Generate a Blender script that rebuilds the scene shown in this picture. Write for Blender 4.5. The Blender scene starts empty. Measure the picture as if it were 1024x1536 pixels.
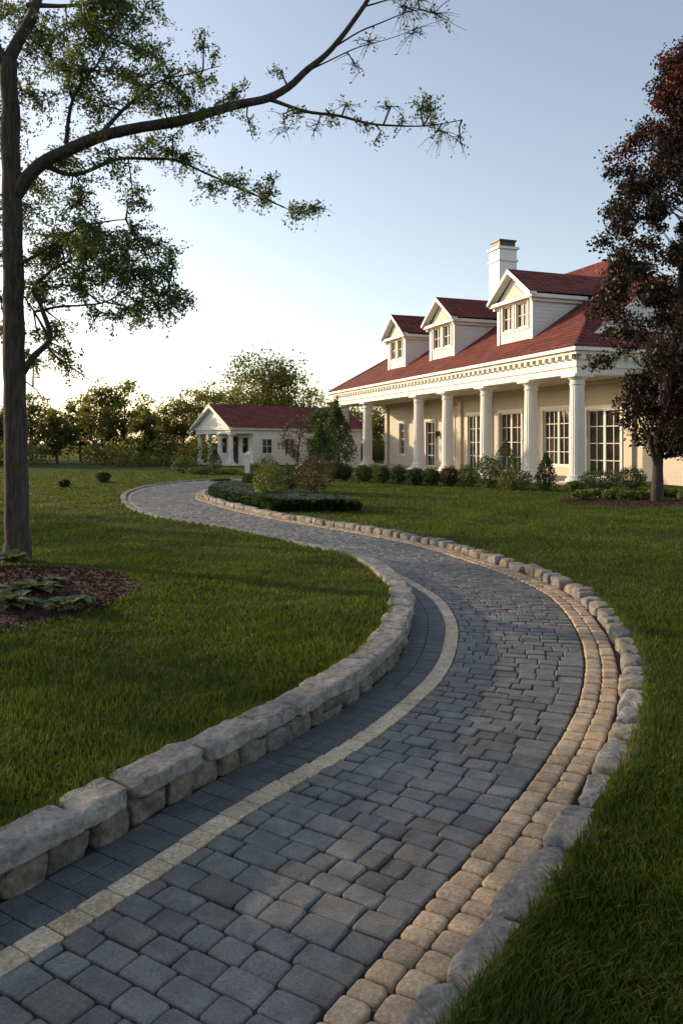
import bpy, math, random
import numpy as np
from mathutils import Vector, noise as mnoise
random.seed(7); rng=np.random.default_rng(11)
scene=bpy.context.scene
H0=664.0; F=1150.0; CZ=1.6
def gp(px,py,z=0.0):
    Y=(CZ-z)*F/(py-H0); return ((px-512)*Y/F, Y)
def bp(px,py,Y): return Vector(((px-512)*Y/F, Y, CZ+(H0-py)*Y/F))

# ---------------------------------------------------------------- materials
def new_mat(name):
    m=bpy.data.materials.new(name); m.use_nodes=True
    nt=m.node_tree; nt.nodes.clear()
    out=nt.nodes.new('ShaderNodeOutputMaterial')
    return m,nt,out
def ramp(nt,stops,fac,interp='LINEAR'):
    r=nt.nodes.new('ShaderNodeValToRGB'); r.color_ramp.interpolation=interp
    e=r.color_ramp.elements
    while len(e)<len(stops): e.new(0.5)
    for i,(p,c) in enumerate(stops):
        e[i].position=p; e[i].color=(c[0],c[1],c[2],1)
    nt.links.new(fac,r.inputs[0]); return r
def mult(nt,a,b,fac=1.0):
    m=nt.nodes.new('ShaderNodeMix'); m.data_type='RGBA'; m.blend_type='MULTIPLY'
    m.inputs[0].default_value=fac
    nt.links.new(a,m.inputs[6]); nt.links.new(b,m.inputs[7]); return m.outputs[2]
def noise_tex(nt,scale,detail=5,rough=0.55,coord='Object'):
    tc=nt.nodes.new('ShaderNodeTexCoord'); n=nt.nodes.new('ShaderNodeTexNoise')
    n.inputs['Scale'].default_value=scale; n.inputs['Detail'].default_value=detail; n.inputs['Roughness'].default_value=rough
    nt.links.new(tc.outputs[coord],n.inputs['Vector']); return n
def stone_mat(name,stops,rough=0.85,fine=60,bump=0.5,bdist=0.004,blotch=6,dark=0.55):
    m,nt,out=new_mat(name)
    g=nt.nodes.new('ShaderNodeNewGeometry')
    r=ramp(nt,stops,g.outputs['Random Per Island'])
    n1=noise_tex(nt,blotch,6,0.65); r1=ramp(nt,[(0.3,(dark,dark,dark*0.97)),(0.7,(1.18,1.15,1.1))],n1.outputs['Fac'])
    n2=noise_tex(nt,fine,8,0.75); r2=ramp(nt,[(0.32,(0.5,0.5,0.51)),(0.66,(1.35,1.35,1.35))],n2.outputs['Fac'])
    n3=noise_tex(nt,0.8,4,0.6); r3=ramp(nt,[(0.32,(0.78,0.77,0.76)),(0.68,(1.15,1.15,1.15))],n3.outputs['Fac'])
    c=mult(nt,r.outputs[0],r1.outputs[0]); c=mult(nt,c,r2.outputs[0]); c=mult(nt,c,r3.outputs[0])
    b=nt.nodes.new('ShaderNodeBsdfPrincipled'); b.inputs['Roughness'].default_value=rough
    nt.links.new(c,b.inputs['Base Color'])
    bu=nt.nodes.new('ShaderNodeBump'); bu.inputs['Strength'].default_value=bump; bu.inputs['Distance'].default_value=bdist
    nt.links.new(n2.outputs['Fac'],bu.inputs['Height'])
    bu2=nt.nodes.new('ShaderNodeBump'); bu2.inputs['Strength'].default_value=0.6; bu2.inputs['Distance'].default_value=bdist*3
    nt.links.new(n1.outputs['Fac'],bu2.inputs['Height']); nt.links.new(bu.outputs[0],bu2.inputs['Normal'])
    nt.links.new(bu2.outputs[0],b.inputs['Normal']); nt.links.new(b.outputs[0],out.inputs[0]); return m
def leaf_mat(name,stops,tr=0.35,patch=None,spec=0.3):
    m,nt,out=new_mat(name)
    g=nt.nodes.new('ShaderNodeNewGeometry')
    c=ramp(nt,stops,g.outputs['Random Per Island']).outputs[0]
    if patch:
        n=noise_tex(nt,patch,4,0.6); r=ramp(nt,[(0.3,(0.6,0.66,0.6)),(0.7,(1.35,1.25,1.05))],n.outputs['Fac']); c=mult(nt,c,r.outputs[0])
    b=nt.nodes.new('ShaderNodeBsdfPrincipled'); b.inputs['Roughness'].default_value=0.55
    b.inputs['Specular IOR Level'].default_value=spec
    nt.links.new(c,b.inputs['Base Color'])
    t=nt.nodes.new('ShaderNodeBsdfTranslucent')
    mm=nt.nodes.new('ShaderNodeMix'); mm.data_type='RGBA'; mm.blend_type='MULTIPLY'; mm.inputs[0].default_value=1
    mm.inputs[7].default_value=(1.7,1.6,0.7,1); nt.links.new(c,mm.inputs[6]); nt.links.new(mm.outputs[2],t.inputs[0])
    s=nt.nodes.new('ShaderNodeMixShader'); s.inputs[0].default_value=tr
    nt.links.new(b.outputs[0],s.inputs[1]); nt.links.new(t.outputs[0],s.inputs[2]); nt.links.new(s.outputs[0],out.inputs[0]); return m
def plain_mat(name,col,rough=0.6,nscale=3,amp=0.12,bump=0.0,bscale=80):
    m,nt,out=new_mat(name)
    n=noise_tex(nt,nscale,6,0.6)
    r=ramp(nt,[(0.3,tuple(c*(1-amp) for c in col)),(0.7,tuple(min(1,c*(1+amp*0.5)) for c in col))],n.outputs['Fac'])
    b=nt.nodes.new('ShaderNodeBsdfPrincipled'); b.inputs['Roughness'].default_value=rough
    nt.links.new(r.outputs[0],b.inputs['Base Color'])
    if bump:
        n2=noise_tex(nt,bscale,5); bu=nt.nodes.new('ShaderNodeBump'); bu.inputs['Strength'].default_value=bump; bu.inputs['Distance'].default_value=0.01
        nt.links.new(n2.outputs['Fac'],bu.inputs['Height']); nt.links.new(bu.outputs[0],b.inputs['Normal'])
    nt.links.new(b.outputs[0],out.inputs[0]); return m
def bark_mat(name,col):
    m,nt,out=new_mat(name)
    tc=nt.nodes.new('ShaderNodeTexCoord'); mp=nt.nodes.new('ShaderNodeMapping'); mp.inputs['Scale'].default_value=(30,30,5)
    nt.links.new(tc.outputs['Object'],mp.inputs[0])
    n=nt.nodes.new('ShaderNodeTexNoise'); n.inputs['Scale'].default_value=1; n.inputs['Detail'].default_value=7; n.inputs['Roughness'].default_value=0.65; n.inputs['Distortion'].default_value=0.4
    nt.links.new(mp.outputs[0],n.inputs['Vector'])
    r=ramp(nt,[(0.35,tuple(c*0.4 for c in col)),(0.65,tuple(c*1.5 for c in col))],n.outputs['Fac'])
    b=nt.nodes.new('ShaderNodeBsdfPrincipled'); b.inputs['Roughness'].default_value=0.95
    nt.links.new(r.outputs[0],b.inputs['Base Color'])
    bu=nt.nodes.new('ShaderNodeBump'); bu.inputs['Strength'].default_value=1; bu.inputs['Distance'].default_value=0.025
    nt.links.new(n.outputs['Fac'],bu.inputs['Height']); nt.links.new(bu.outputs[0],b.inputs['Normal'])
    nt.links.new(b.outputs[0],out.inputs[0]); return m
def siding_mat(name,col):
    m,nt,out=new_mat(name)
    tc=nt.nodes.new('ShaderNodeTexCoord'); sx=nt.nodes.new('ShaderNodeSeparateXYZ'); nt.links.new(tc.outputs['Object'],sx.inputs[0])
    mu=nt.nodes.new('ShaderNodeMath'); mu.operation='MULTIPLY'; mu.inputs[1].default_value=6.0; nt.links.new(sx.outputs[2],mu.inputs[0])
    fr=nt.nodes.new('ShaderNodeMath'); fr.operation='FRACT'; nt.links.new(mu.outputs[0],fr.inputs[0])
    inv=nt.nodes.new('ShaderNodeMath'); inv.operation='SUBTRACT'; inv.inputs[0].default_value=1; nt.links.new(fr.outputs[0],inv.inputs[1])
    n=noise_tex(nt,2.5,6,0.6); r=ramp(nt,[(0.3,tuple(c*0.9 for c in col)),(0.7,col)],n.outputs['Fac'])
    b=nt.nodes.new('ShaderNodeBsdfPrincipled'); b.inputs['Roughness'].default_value=0.6
    nt.links.new(r.outputs[0],b.inputs['Base Color'])
    bu=nt.nodes.new('ShaderNodeBump'); bu.inputs['Strength'].default_value=0.9; bu.inputs['Distance'].default_value=0.03
    nt.links.new(inv.outputs[0],bu.inputs['Height']); nt.links.new(bu.outputs[0],b.inputs['Normal'])
    nt.links.new(b.outputs[0],out.inputs[0]); return m
def roof_mat(name):
    m,nt,out=new_mat(name)
    tc=nt.nodes.new('ShaderNodeTexCoord'); sx=nt.nodes.new('ShaderNodeSeparateXYZ'); nt.links.new(tc.outputs['Object'],sx.inputs[0])
    ad=nt.nodes.new('ShaderNodeMath'); nt.links.new(sx.outputs[0],ad.inputs[0]); nt.links.new(sx.outputs[1],ad.inputs[1])
    mz=nt.nodes.new('ShaderNodeMath'); mz.operation='MULTIPLY'; mz.inputs[1].default_value=1.6; nt.links.new(sx.outputs[2],mz.inputs[0])
    cb=nt.nodes.new('ShaderNodeCombineXYZ'); nt.links.new(ad.outputs[0],cb.inputs[0]); nt.links.new(mz.outputs[0],cb.inputs[1])
    br=nt.nodes.new('ShaderNodeTexBrick'); nt.links.new(cb.outputs[0],br.inputs['Vector'])
    br.inputs['Scale'].default_value=1.0; br.inputs['Brick Width'].default_value=0.34; br.inputs['Row Height'].default_value=0.26
    br.inputs['Mortar Size'].default_value=0.03; br.inputs['Mortar Smooth'].default_value=0.3
    br.inputs['Color1'].default_value=(0.25,0.062,0.047,1); br.inputs['Color2'].default_value=(0.15,0.038,0.031,1); br.inputs['Mortar'].default_value=(0.045,0.014,0.012,1)
    n=noise_tex(nt,1.3,6,0.65); r=ramp(nt,[(0.3,(0.72,0.72,0.75)),(0.7,(1.25,1.2,1.2))],n.outputs['Fac'])
    c=mult(nt,br.outputs['Color'],r.outputs[0])
    b=nt.nodes.new('ShaderNodeBsdfPrincipled'); b.inputs['Roughness'].default_value=0.9; b.inputs['Specular IOR Level'].default_value=0.25
    nt.links.new(c,b.inputs['Base Color'])
    bu=nt.nodes.new('ShaderNodeBump'); bu.inputs['Strength'].default_value=0.8; bu.inputs['Distance'].default_value=0.02; bu.invert=True
    nt.links.new(br.outputs['Fac'],bu.inputs['Height']); nt.links.new(bu.outputs[0],b.inputs['Normal'])
    nt.links.new(b.outputs[0],out.inputs[0]); return m
def glass_mat():
    m,nt,out=new_mat('window_glass'); b=nt.nodes.new('ShaderNodeBsdfPrincipled')
    n=noise_tex(nt,0.8,3); r=ramp(nt,[(0.35,(0.012,0.014,0.016)),(0.7,(0.07,0.055,0.04))],n.outputs['Fac'])
    nt.links.new(r.outputs[0],b.inputs['Base Color']); b.inputs['Roughness'].default_value=0.06
    nt.links.new(b.outputs[0],out.inputs[0]); return m

M_paver=stone_mat('grey_paver',[(0,(0.125,0.127,0.125)),(0.3,(0.175,0.177,0.174)),(0.55,(0.22,0.22,0.21)),(0.8,(0.16,0.163,0.163)),(0.93,(0.185,0.172,0.152)),(1,(0.14,0.130,0.116))],0.72,110,0.9,0.004,9,0.58)
M_slate=stone_mat('slate_paver',[(0,(0.078,0.081,0.084)),(0.5,(0.11,0.114,0.119)),(1,(0.09,0.093,0.096))],0.72,90,0.5,0.002,7,0.7)
M_tan=stone_mat('tan_cobble',[(0,(0.44,0.32,0.20)),(0.4,(0.58,0.43,0.28)),(0.75,(0.52,0.40,0.27)),(1,(0.42,0.31,0.20))],0.8,80,0.7,0.004,12,0.66)
M_tan2=stone_mat('tan_brick',[(0,(0.50,0.39,0.26)),(0.4,(0.66,0.53,0.37)),(0.75,(0.60,0.48,0.33)),(1,(0.46,0.36,0.25))],0.8,80,0.5,0.003,10,0.72)
M_joint=plain_mat('joint_sand',(0.05,0.045,0.036),0.95,8,0.4,0.6,150)
M_curb=stone_mat('fieldstone_curb',[(0,(0.25,0.24,0.225)),(0.4,(0.35,0.32,0.27)),(0.7,(0.41,0.335,0.24)),(1,(0.30,0.285,0.26))],0.9,38,1.0,0.014,10,0.42)
M_curbg=stone_mat('granite_curb',[(0,(0.27,0.268,0.26)),(0.5,(0.35,0.345,0.33)),(1,(0.30,0.295,0.285))],0.9,45,1.0,0.012,8,0.5)
M_wall=stone_mat('fieldstone',[(0,(0.16,0.145,0.125)),(0.4,(0.26,0.22,0.17)),(0.7,(0.21,0.20,0.185)),(1,(0.35,0.28,0.20))],0.9,38,1.0,0.014,11,0.38)
M_cap=stone_mat('cap_stone',[(0,(0.27,0.262,0.245)),(0.5,(0.36,0.345,0.315)),(1,(0.32,0.313,0.295))],0.9,40,1.0,0.013,8,0.45)
M_white=plain_mat('white_paint',(0.78,0.75,0.69),0.5,1.5,0.08)
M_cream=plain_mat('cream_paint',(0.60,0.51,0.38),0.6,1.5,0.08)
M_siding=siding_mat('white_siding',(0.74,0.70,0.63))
M_siding_shade=siding_mat('shaded_siding',(0.56,0.49,0.38))  # near-white ground-floor siding; porch shade put into a darker, warmer colour
M_roof=roof_mat('red_shingles')
M_glass=glass_mat()
M_dark=plain_mat('dark_metal',(0.03,0.03,0.03),0.5)
M_bark=bark_mat('bark',(0.055,0.043,0.035))
M_barkd=bark_mat('dark_bark',(0.05,0.038,0.032))
M_floor=plain_mat('porch_stone',(0.35,0.31,0.26),0.7,3,0.2)
M_leafL=leaf_mat('honey_locust_leaf',[(0,(0.035,0.062,0.017)),(0.5,(0.063,0.097,0.027)),(0.85,(0.092,0.126,0.036)),(1,(0.12,0.14,0.05))],0.48)
M_leafR=leaf_mat('purple_leaf',[(0,(0.009,0.009,0.008)),(0.5,(0.018,0.014,0.012)),(0.85,(0.036,0.016,0.014)),(1,(0.026,0.032,0.014))],0.2)
M_leafRed=leaf_mat('red_leaf',[(0,(0.045,0.011,0.010)),(0.6,(0.09,0.018,0.015)),(1,(0.03,0.02,0.012))],0.3)
M_leafD=leaf_mat('distant_leaf',[(0,(0.055,0.072,0.026)),(0.5,(0.10,0.115,0.040)),(1,(0.15,0.145,0.055))],0.55,0.15,0.2)  # leaf colour lightened to stand in for haze over the tree line
M_leafB=leaf_mat('boxwood_leaf',[(0,(0.025,0.05,0.014)),(0.5,(0.045,0.08,0.02)),(1,(0.08,0.11,0.03))],0.25)
M_leafY=leaf_mat('lime_leaf',[(0,(0.06,0.09,0.02)),(0.5,(0.095,0.13,0.03)),(1,(0.14,0.16,0.05))],0.35)
M_leafO=leaf_mat('olive_leaf',[(0,(0.035,0.036,0.018)),(0.5,(0.06,0.055,0.028)),(1,(0.09,0.065,0.04))],0.3)
M_lirio=leaf_mat('liriope_blade',[(0,(0.014,0.032,0.010)),(0.6,(0.026,0.052,0.016)),(1,(0.045,0.075,0.024))],0.2)
M_grass=leaf_mat('grass_blade',[(0,(0.030,0.055,0.011)),(0.45,(0.054,0.088,0.017)),(0.85,(0.084,0.118,0.024)),(0.97,(0.13,0.13,0.045)),(1,(0.17,0.145,0.07))],0.42,0.9,0.15)

def ground_mat():
    m,nt,out=new_mat('lawn_ground')
    n1=noise_tex(nt,0.9,4,0.6); n2=noise_tex(nt,35,8,0.75); n3=noise_tex(nt,0.12,3)
    a=ramp(nt,[(0.3,(0.027,0.043,0.010)),(0.7,(0.074,0.100,0.02))],n2.outputs['Fac'])
    b_=ramp(nt,[(0.3,(0.62,0.68,0.6)),(0.7,(1.3,1.22,1.05))],n1.outputs['Fac'])
    c=mult(nt,a.outputs[0],b_.outputs[0])
    d=ramp(nt,[(0.35,(0.85,0.9,0.85)),(0.65,(1.15,1.1,1.0))],n3.outputs['Fac']); c=mult(nt,c,d.outputs[0])
    b=nt.nodes.new('ShaderNodeBsdfPrincipled'); b.inputs['Roughness'].default_value=0.95; b.inputs['Specular IOR Level'].default_value=0.1
    nt.links.new(c,b.inputs['Base Color'])
    bu=nt.nodes.new('ShaderNodeBump'); bu.inputs['Strength'].default_value=1; bu.inputs['Distance'].default_value=0.05
    nt.links.new(n2.outputs['Fac'],bu.inputs['Height']); nt.links.new(bu.outputs[0],b.inputs['Normal'])
    nt.links.new(b.outputs[0],out.inputs[0]); return m
M_ground=ground_mat()
M_mulch=stone_mat('bark_mulch',[(0,(0.04,0.016,0.012)),(0.5,(0.08,0.030,0.02)),(1,(0.12,0.055,0.035))],0.95,70,1.0,0.02,14,0.4)

# ---------------------------------------------------------------- mesh helpers
class MB:
    def __init__(s): s.v=[];s.f=[];s.m=[]
    def add(s,vs,fs,mat=0):
        o=len(s.v); s.v.extend([tuple(p) for p in vs]); s.f.extend([tuple(i+o for i in f) for f in fs]); s.m.extend([mat]*len(fs))
    def box(s,x0,x1,y0,y1,z0,z1,mat=0):
        s.add([(x0,y0,z0),(x1,y0,z0),(x1,y1,z0),(x0,y1,z0),(x0,y0,z1),(x1,y0,z1),(x1,y1,z1),(x0,y1,z1)],
              [(0,3,2,1),(4,5,6,7),(0,1,5,4),(1,2,6,5),(2,3,7,6),(3,0,4,7)],mat)
    def lathe(s,cx,cy,prof,n=24,mat=0,flute=0):
        vs=[];fs=[]
        for (r,z) in prof:
            for i in range(n):
                a=2*math.pi*i/n; rr=r
                if flute and i%2: rr=r*(1-flute)
                vs.append((cx+rr*math.cos(a),cy+rr*math.sin(a),z))
        for k in range(len(prof)-1):
            for i in range(n):
                j=(i+1)%n; fs.append((k*n+i,k*n+j,(k+1)*n+j,(k+1)*n+i))
        fs.append(tuple(range(n-1,-1,-1))); fs.append(tuple((len(prof)-1)*n+i for i in range(n)))
        s.add(vs,fs,mat)
    def tube(s,pts,rad,n=7,mat=0):
        vs=[];fs=[];P=[Vector(p) for p in pts]; K=len(P)
        for k in range(K):
            t=(P[min(k+1,K-1)]-P[max(k-1,0)]); 
            if t.length<1e-6: t=Vector((0,0,1))
            t.normalize(); a=t.cross(Vector((0.31,0.9,0.12))); 
            if a.length<1e-3: a=t.cross(Vector((1,0,0)))
            a.normalize(); b=t.cross(a)
            for i in range(n):
                an=2*math.pi*i/n; vs.append(P[k]+(a*math.cos(an)+b*math.sin(an))*rad[k])
        for k in range(K-1):
            for i in range(n):
                j=(i+1)%n; fs.append((k*n+i,k*n+j,(k+1)*n+j,(k+1)*n+i))
        fs.append(tuple((K-1)*n+i for i in range(n)))
        s.add(vs,fs,mat)
    def obj(s,name,mats,parent=None,smooth=False,loc=None):
        me=bpy.data.meshes.new(name); me.from_pydata(s.v,[],s.f); me.update()
        for m in mats: me.materials.append(m)
        me.polygons.foreach_set('material_index',s.m)
        if smooth: me.polygons.foreach_set('use_smooth',[True]*len(s.f))
        ob=bpy.data.objects.new(name,me); scene.collection.objects.link(ob)
        if parent: ob.parent=parent
        if loc: ob.location=loc
        return ob
def np_mesh(name,V,Fc,mat,parent=None,k=None):
    V=np.asarray(V,dtype=np.float32).reshape(-1,3); Fc=np.asarray(Fc,dtype=np.int32); k=Fc.shape[1]; n=Fc.shape[0]
    me=bpy.data.meshes.new(name); me.vertices.add(len(V)); me.vertices.foreach_set('co',V.ravel())
    me.loops.add(n*k); me.loops.foreach_set('vertex_index',Fc.ravel())
    me.polygons.add(n); me.polygons.foreach_set('loop_start',np.arange(0,n*k,k,dtype=np.int32))
    me.update(calc_edges=True)
    me.materials.append(mat)
    ob=bpy.data.objects.new(name,me); scene.collection.objects.link(ob)
    if parent: ob.parent=parent
    return ob
def empty(name,loc=(0,0,0),rotz=0):
    e=bpy.data.objects.new(name,None); e.location=loc; e.rotation_euler=(0,0,rotz); scene.collection.objects.link(e); return e
def unit(a): return a/np.maximum(np.linalg.norm(a,axis=1,keepdims=True),1e-9)
def leaf_arrays(P,size,aspect=0.55,droop=0.3):
    n=len(P); d=rng.normal(size=(n,3)); d[:,2]-=droop; d=unit(d)
    o=unit(np.cross(d,rng.normal(size=(n,3)))); s=(size*rng.uniform(0.6,1.25,n))[:,None]
    nn=np.cross(d,o)
    a=P-d*s*0.5; b=P+o*s*aspect*0.5+nn*s*0.08; c=P+d*s*0.5; e=P-o*s*aspect*0.5+nn*s*0.08
    V=np.stack([a,b,c,e],1).reshape(-1,3); Fc=np.arange(4*n).reshape(n,4); return V,Fc
def leaves(name,P,size,mat,parent=None,aspect=0.55,droop=0.3):
    V,Fc=leaf_arrays(np.asarray(P,dtype=float),size,aspect,droop); return np_mesh(name,V,Fc,mat,parent)

# ---------------------------------------------------------------- driveway curve
Lp=[(-3.2,-0.3),(-2.4,0.9),(-1.7,1.9),(-1.18,2.64),(-0.976,2.94),(-0.76,3.34),(-0.528,3.75),(-0.288,4.035),(-0.047,4.477),(0.21,5.03),(0.439,5.73),(0.608,6.79),(0.63,7.8),(0.528,8.93),(0.37,9.89),(-0.116,11.08),(-0.886,12.43),(-1.98,14.05),(-3.476,15.86),(-4.86,18.2),(-5.99,21.4),(-6.75,24.9),(-6.8,28.75),(-5.85,31.7),(-4.36,34.1),(-2.2,36.8),(1,39.8),(3,41)]
Rp=[(-2.0,-1.2),(-1.3,-0.1),(-0.6,0.9),(-0.05,1.75),(0.207,2.11),(0.388,2.37),(0.689,2.85),(1.039,3.43),(1.428,4.126),(1.757,4.89),(2.066,5.82),(2.274,6.92),(2.36,8.03),(2.21,9.15),(1.76,10.76),(1.33,11.95),(0.447,13.5),(-0.976,15.6),(-1.99,17.36),(-3.13,19.8),(-3.94,21.9),(-4.366,24.9),(-4.17,27.9),(-3.92,30.2),(-2.9,32.7),(-0.9,35.2),(2.2,38.2),(4,39.3)]
Cp=[(-2.7,-0.9),(-1.9,0.3),(-1.2,1.3),(-0.6,2.2),(-0.15,2.92),(0.33,3.65),(0.86,4.67),(1.15,5.44),(1.4,6.65),(1.49,7.85),(1.34,9.17),(1.0,10.4),(0.4,11.8),(-0.4,13.2),(-1.5,14.8),(-2.85,16.8),(-4.1,19.2),(-5.05,22.0),(-5.56,24.9),(-5.4,28.3),(-4.9,31.0),(-3.7,33.5),(-1.5,36.1),(1.5,38.9),(3.5,40.1)]
def crom(P,n=40):
    P=np.array(P,float); P=np.vstack([2*P[0]-P[1],P,2*P[-1]-P[-2]]); out=[]
    for i in range(1,len(P)-2):
        t=np.linspace(0,1,n,endpoint=False)[:,None]
        p0,p1,p2,p3=P[i-1],P[i],P[i+1],P[i+2]
        out.append(0.5*((2*p1)+(-p0+p2)*t+(2*p0-5*p1+4*p2-p3)*t**2+(-p0+3*p1-3*p2+p3)*t**3))
    out.append(P[-2][None]); return np.vstack(out)
def resample(P,ds):
    d=np.r_[0,np.cumsum(np.linalg.norm(np.diff(P,axis=0),axis=1))]; n=int(d[-1]/ds); q=np.linspace(0,d[-1],n+1)
    return np.c_[np.interp(q,d,P[:,0]),np.interp(q,d,P[:,1])],q
def smooth1(a,w):
    k=np.hanning(w); k/=k.sum(); p=w//2
    return np.convolve(np.pad(a,(p,p),'edge'),k,'valid')[:len(a)]
Ld=crom(Lp); Rd=crom(Rp)
C,S=resample(crom(Cp),0.04)
C=np.c_[smooth1(C[:,0],31),smooth1(C[:,1],31)]
S=np.r_[0,np.cumsum(np.linalg.norm(np.diff(C,axis=0),axis=1))]
T=unit(np.gradient(C,axis=0)); NR=np.c_[T[:,1],-T[:,0]]
def widths(E,sign):
    w=np.zeros(len(C)); yy=np.zeros(len(C))
    for i in range(len(C)):
        d=E-C[i]; tc=np.abs(d@T[i]); vc=d@NR[i]*sign
        cost=tc+np.where((vc<0)|(vc>3),100,0)+0.05*np.abs(vc); j=np.argmin(cost); w[i]=vc[j]; yy[i]=E[j,1]
    return smooth1(w,41),yy
WL,YL=widths(Ld,-1); WR,YR=widths(Rd,1)
OFF=np.interp(YL,[0,3.34,5,6.8,7.8,8.9,9.9,50],[0.30,0.29,0.33,0.36,0.33,0.19,0.07,0.07]); OFF=smooth1(OFF,31)
def at(s,arr): return np.interp(s,S,arr)
def pt(s,v):
    x=at(s,C[:,0]);y=at(s,C[:,1]);nx=at(s,NR[:,0]);ny=at(s,NR[:,1]); l=math.hypot(nx,ny); return (x+nx/l*v,y+ny/l*v)
STOT=S[-1]
GX0,GX1,GY0,GY1,GR=-10,10,-2,44,0.05
gx=np.arange(GX0,GX1+1e-6,GR); gy=np.arange(GY0,GY1+1e-6,GR)
Cc=C[::3];Nc=NR[::3];WLc=WL[::3];WRc=WR[::3]
DL=np.zeros((len(gx),len(gy)));DR=np.zeros_like(DL)
for i,x in enumerate(gx):
    dx=x-Cc[:,0][None,:]; dy=gy[:,None]-Cc[:,1][None,:]
    d2=dx*dx+dy*dy; j=np.argmin(d2,axis=1)
    v=dx[0,j]*Nc[j,0]+dy[np.arange(len(gy)),j]*Nc[j,1]
    dist=np.sqrt(d2[np.arange(len(gy)),j]); vv=np.where(v>=0,dist,-dist)
    DL[i]=-vv-WLc[j]; DR[i]=vv-WRc[j]
def lookup(A,x,y):
    fx=np.clip((x-GX0)/GR,0,len(gx)-1.001); fy=np.clip((y-GY0)/GR,0,len(gy)-1.001)
    i=fx.astype(int);j=fy.astype(int);a=fx-i;b=fy-j
    return A[i,j]*(1-a)*(1-b)+A[i+1,j]*a*(1-b)+A[i,j+1]*(1-a)*b+A[i+1,j+1]*a*b
def sst(a,b,x):
    t=np.clip((x-a)/(b-a),0,1); return t*t*(3-2*t)
def HL(y): return 0.025+0.125*(1-sst(7.5,12.5,y))
def HR(y): return 0.02+0.07*(1-sst(12,22,y))
def gz(x,y):
    x=np.asarray(x,float);y=np.asarray(y,float)
    dl=lookup(DL,x,y);dr=lookup(DR,x,y)
    und=0.012*np.sin(x*0.9+y*0.5)*np.cos(y*0.7-x*0.3)+0.006*np.sin(x*3.1-y*1.7)
    zl=HL(y)+und; zr=HR(y)+und
    return np.where(dl>0,-0.04+(zl+0.04)*sst(0.04,0.13,dl),np.where(dr>0,-0.04+(zr+0.04)*sst(0.04,0.13,dr),-0.04))

# ---------------------------------------------------------------- ground
def axis(segs):
    out=[]
    for a,b,st in segs: out.append(np.arange(a,b-1e-6,st))
    return np.concatenate(out+[np.array([segs[-1][1]])])
ax=axis([(-900,-100,100),(-100,-20,8),(-20,-8,0.6),(-8,4,0.07),(4,12,0.4),(12,60,4),(60,900,84)])
ay=axis([(-200,-10,19),(-10,0,0.5),(0,13,0.07),(13,42,0.14),(42,80,2),(80,200,12),(200,1600,140)])
XX,YY=np.meshgrid(ax,ay,indexing='ij'); ZZ=gz(XX.ravel(),YY.ravel()).reshape(XX.shape)
idx=np.arange(XX.size).reshape(XX.shape)
Fq=np.stack([idx[:-1,:-1],idx[1:,:-1],idx[1:,1:],idx[:-1,1:]],-1).reshape(-1,4)
g=np_mesh('lawn_ground',np.stack([XX,YY,ZZ],-1).reshape(-1,3),Fq,M_ground)
g.data.polygons.foreach_set('use_smooth',[True]*len(g.data.polygons))

# ---------------------------------------------------------------- driveway
drive=empty('paved_driveway')
mb=MB(); ss=np.arange(0,STOT,0.15); vs=[];fs=[]
for s in ss:
    wl=at(s,WL);wr=at(s,WR)
    a=pt(s,-wl-0.06);b=pt(s,wr+0.06); vs+= [(a[0],a[1],0),(b[0],b[1],0)]
for i in range(len(ss)-1): fs.append((2*i,2*i+1,2*i+3,2*i+2))
mb.add(vs,fs); mb.obj('joint_bed',[M_joint],drive)
def paver(mb,s0,s1,v0,v1,h,bev,cr,wob=0.004,dome=0.0,tl=0.002):
    s0+=random.uniform(0,wob);s1-=random.uniform(0,wob);v0+=random.uniform(0,wob);v1-=random.uniform(0,wob)
    tilt=random.uniform(-tl,tl);tilt2=random.uniform(-tl,tl); sk=random.uniform(-wob,wob)*0.8
    rc=[random.uniform(0.5,1.6) for _ in range(4)]
    def ring(ins,z,c):
        a,b,cc,d=s0+ins,s1-ins,v0+ins,v1-ins; m_=min((b-a)*0.45,(d-cc)*0.45)
        c0,c1,c2,c3=[min(c*q,m_) for q in rc]; kk=0.29
        o=[(a+c0,cc),(b-c1,cc),(b-c1*kk,cc+c1*kk),(b,cc+c1),(b,d-c2),(b-c2*kk,d-c2*kk),(b-c2,d),(a+c3,d),(a+c3*kk,d-c3*kk),(a,d-c3),(a,cc+c0),(a+c0*kk,cc+c0*kk)]
        out=[]
        for (s,v) in o:
            s+=sk*((v-v0)/(v1-v0)-0.5)
            p=pt(s,v); zz=z+(tilt*(s-s0-(s1-s0)/2)/(s1-s0)*2+tilt2*(v-v0-(v1-v0)/2)/(v1-v0)*2 if z>0 else 0)
            out.append((p[0],p[1],zz))
        return out
    R=[ring(0,-0.01,cr),ring(0,h-bev,cr),ring(bev*0.35,h-bev*0.3,cr*1.1),ring(bev*1.1,h,cr*1.2)]
    if dome: R.append(ring(bev*1.1+0.018,h+dome,cr*1.3))
    vs=sum(R,[]);fs=[]; n=12
    for k in range(len(R)-1):
        for i in range(n):
            j=(i+1)%n; fs.append((k*n+i,k*n+j,(k+1)*n+j,(k+1)*n+i))
    fs.append(tuple((len(R)-1)*n+i for i in range(n)))
    mb.add(vs,[f[::-1] for f in fs])
mbG=MB();mbS=MB();mbT=MB();mbC=MB()
s=0.6; row=0
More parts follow.
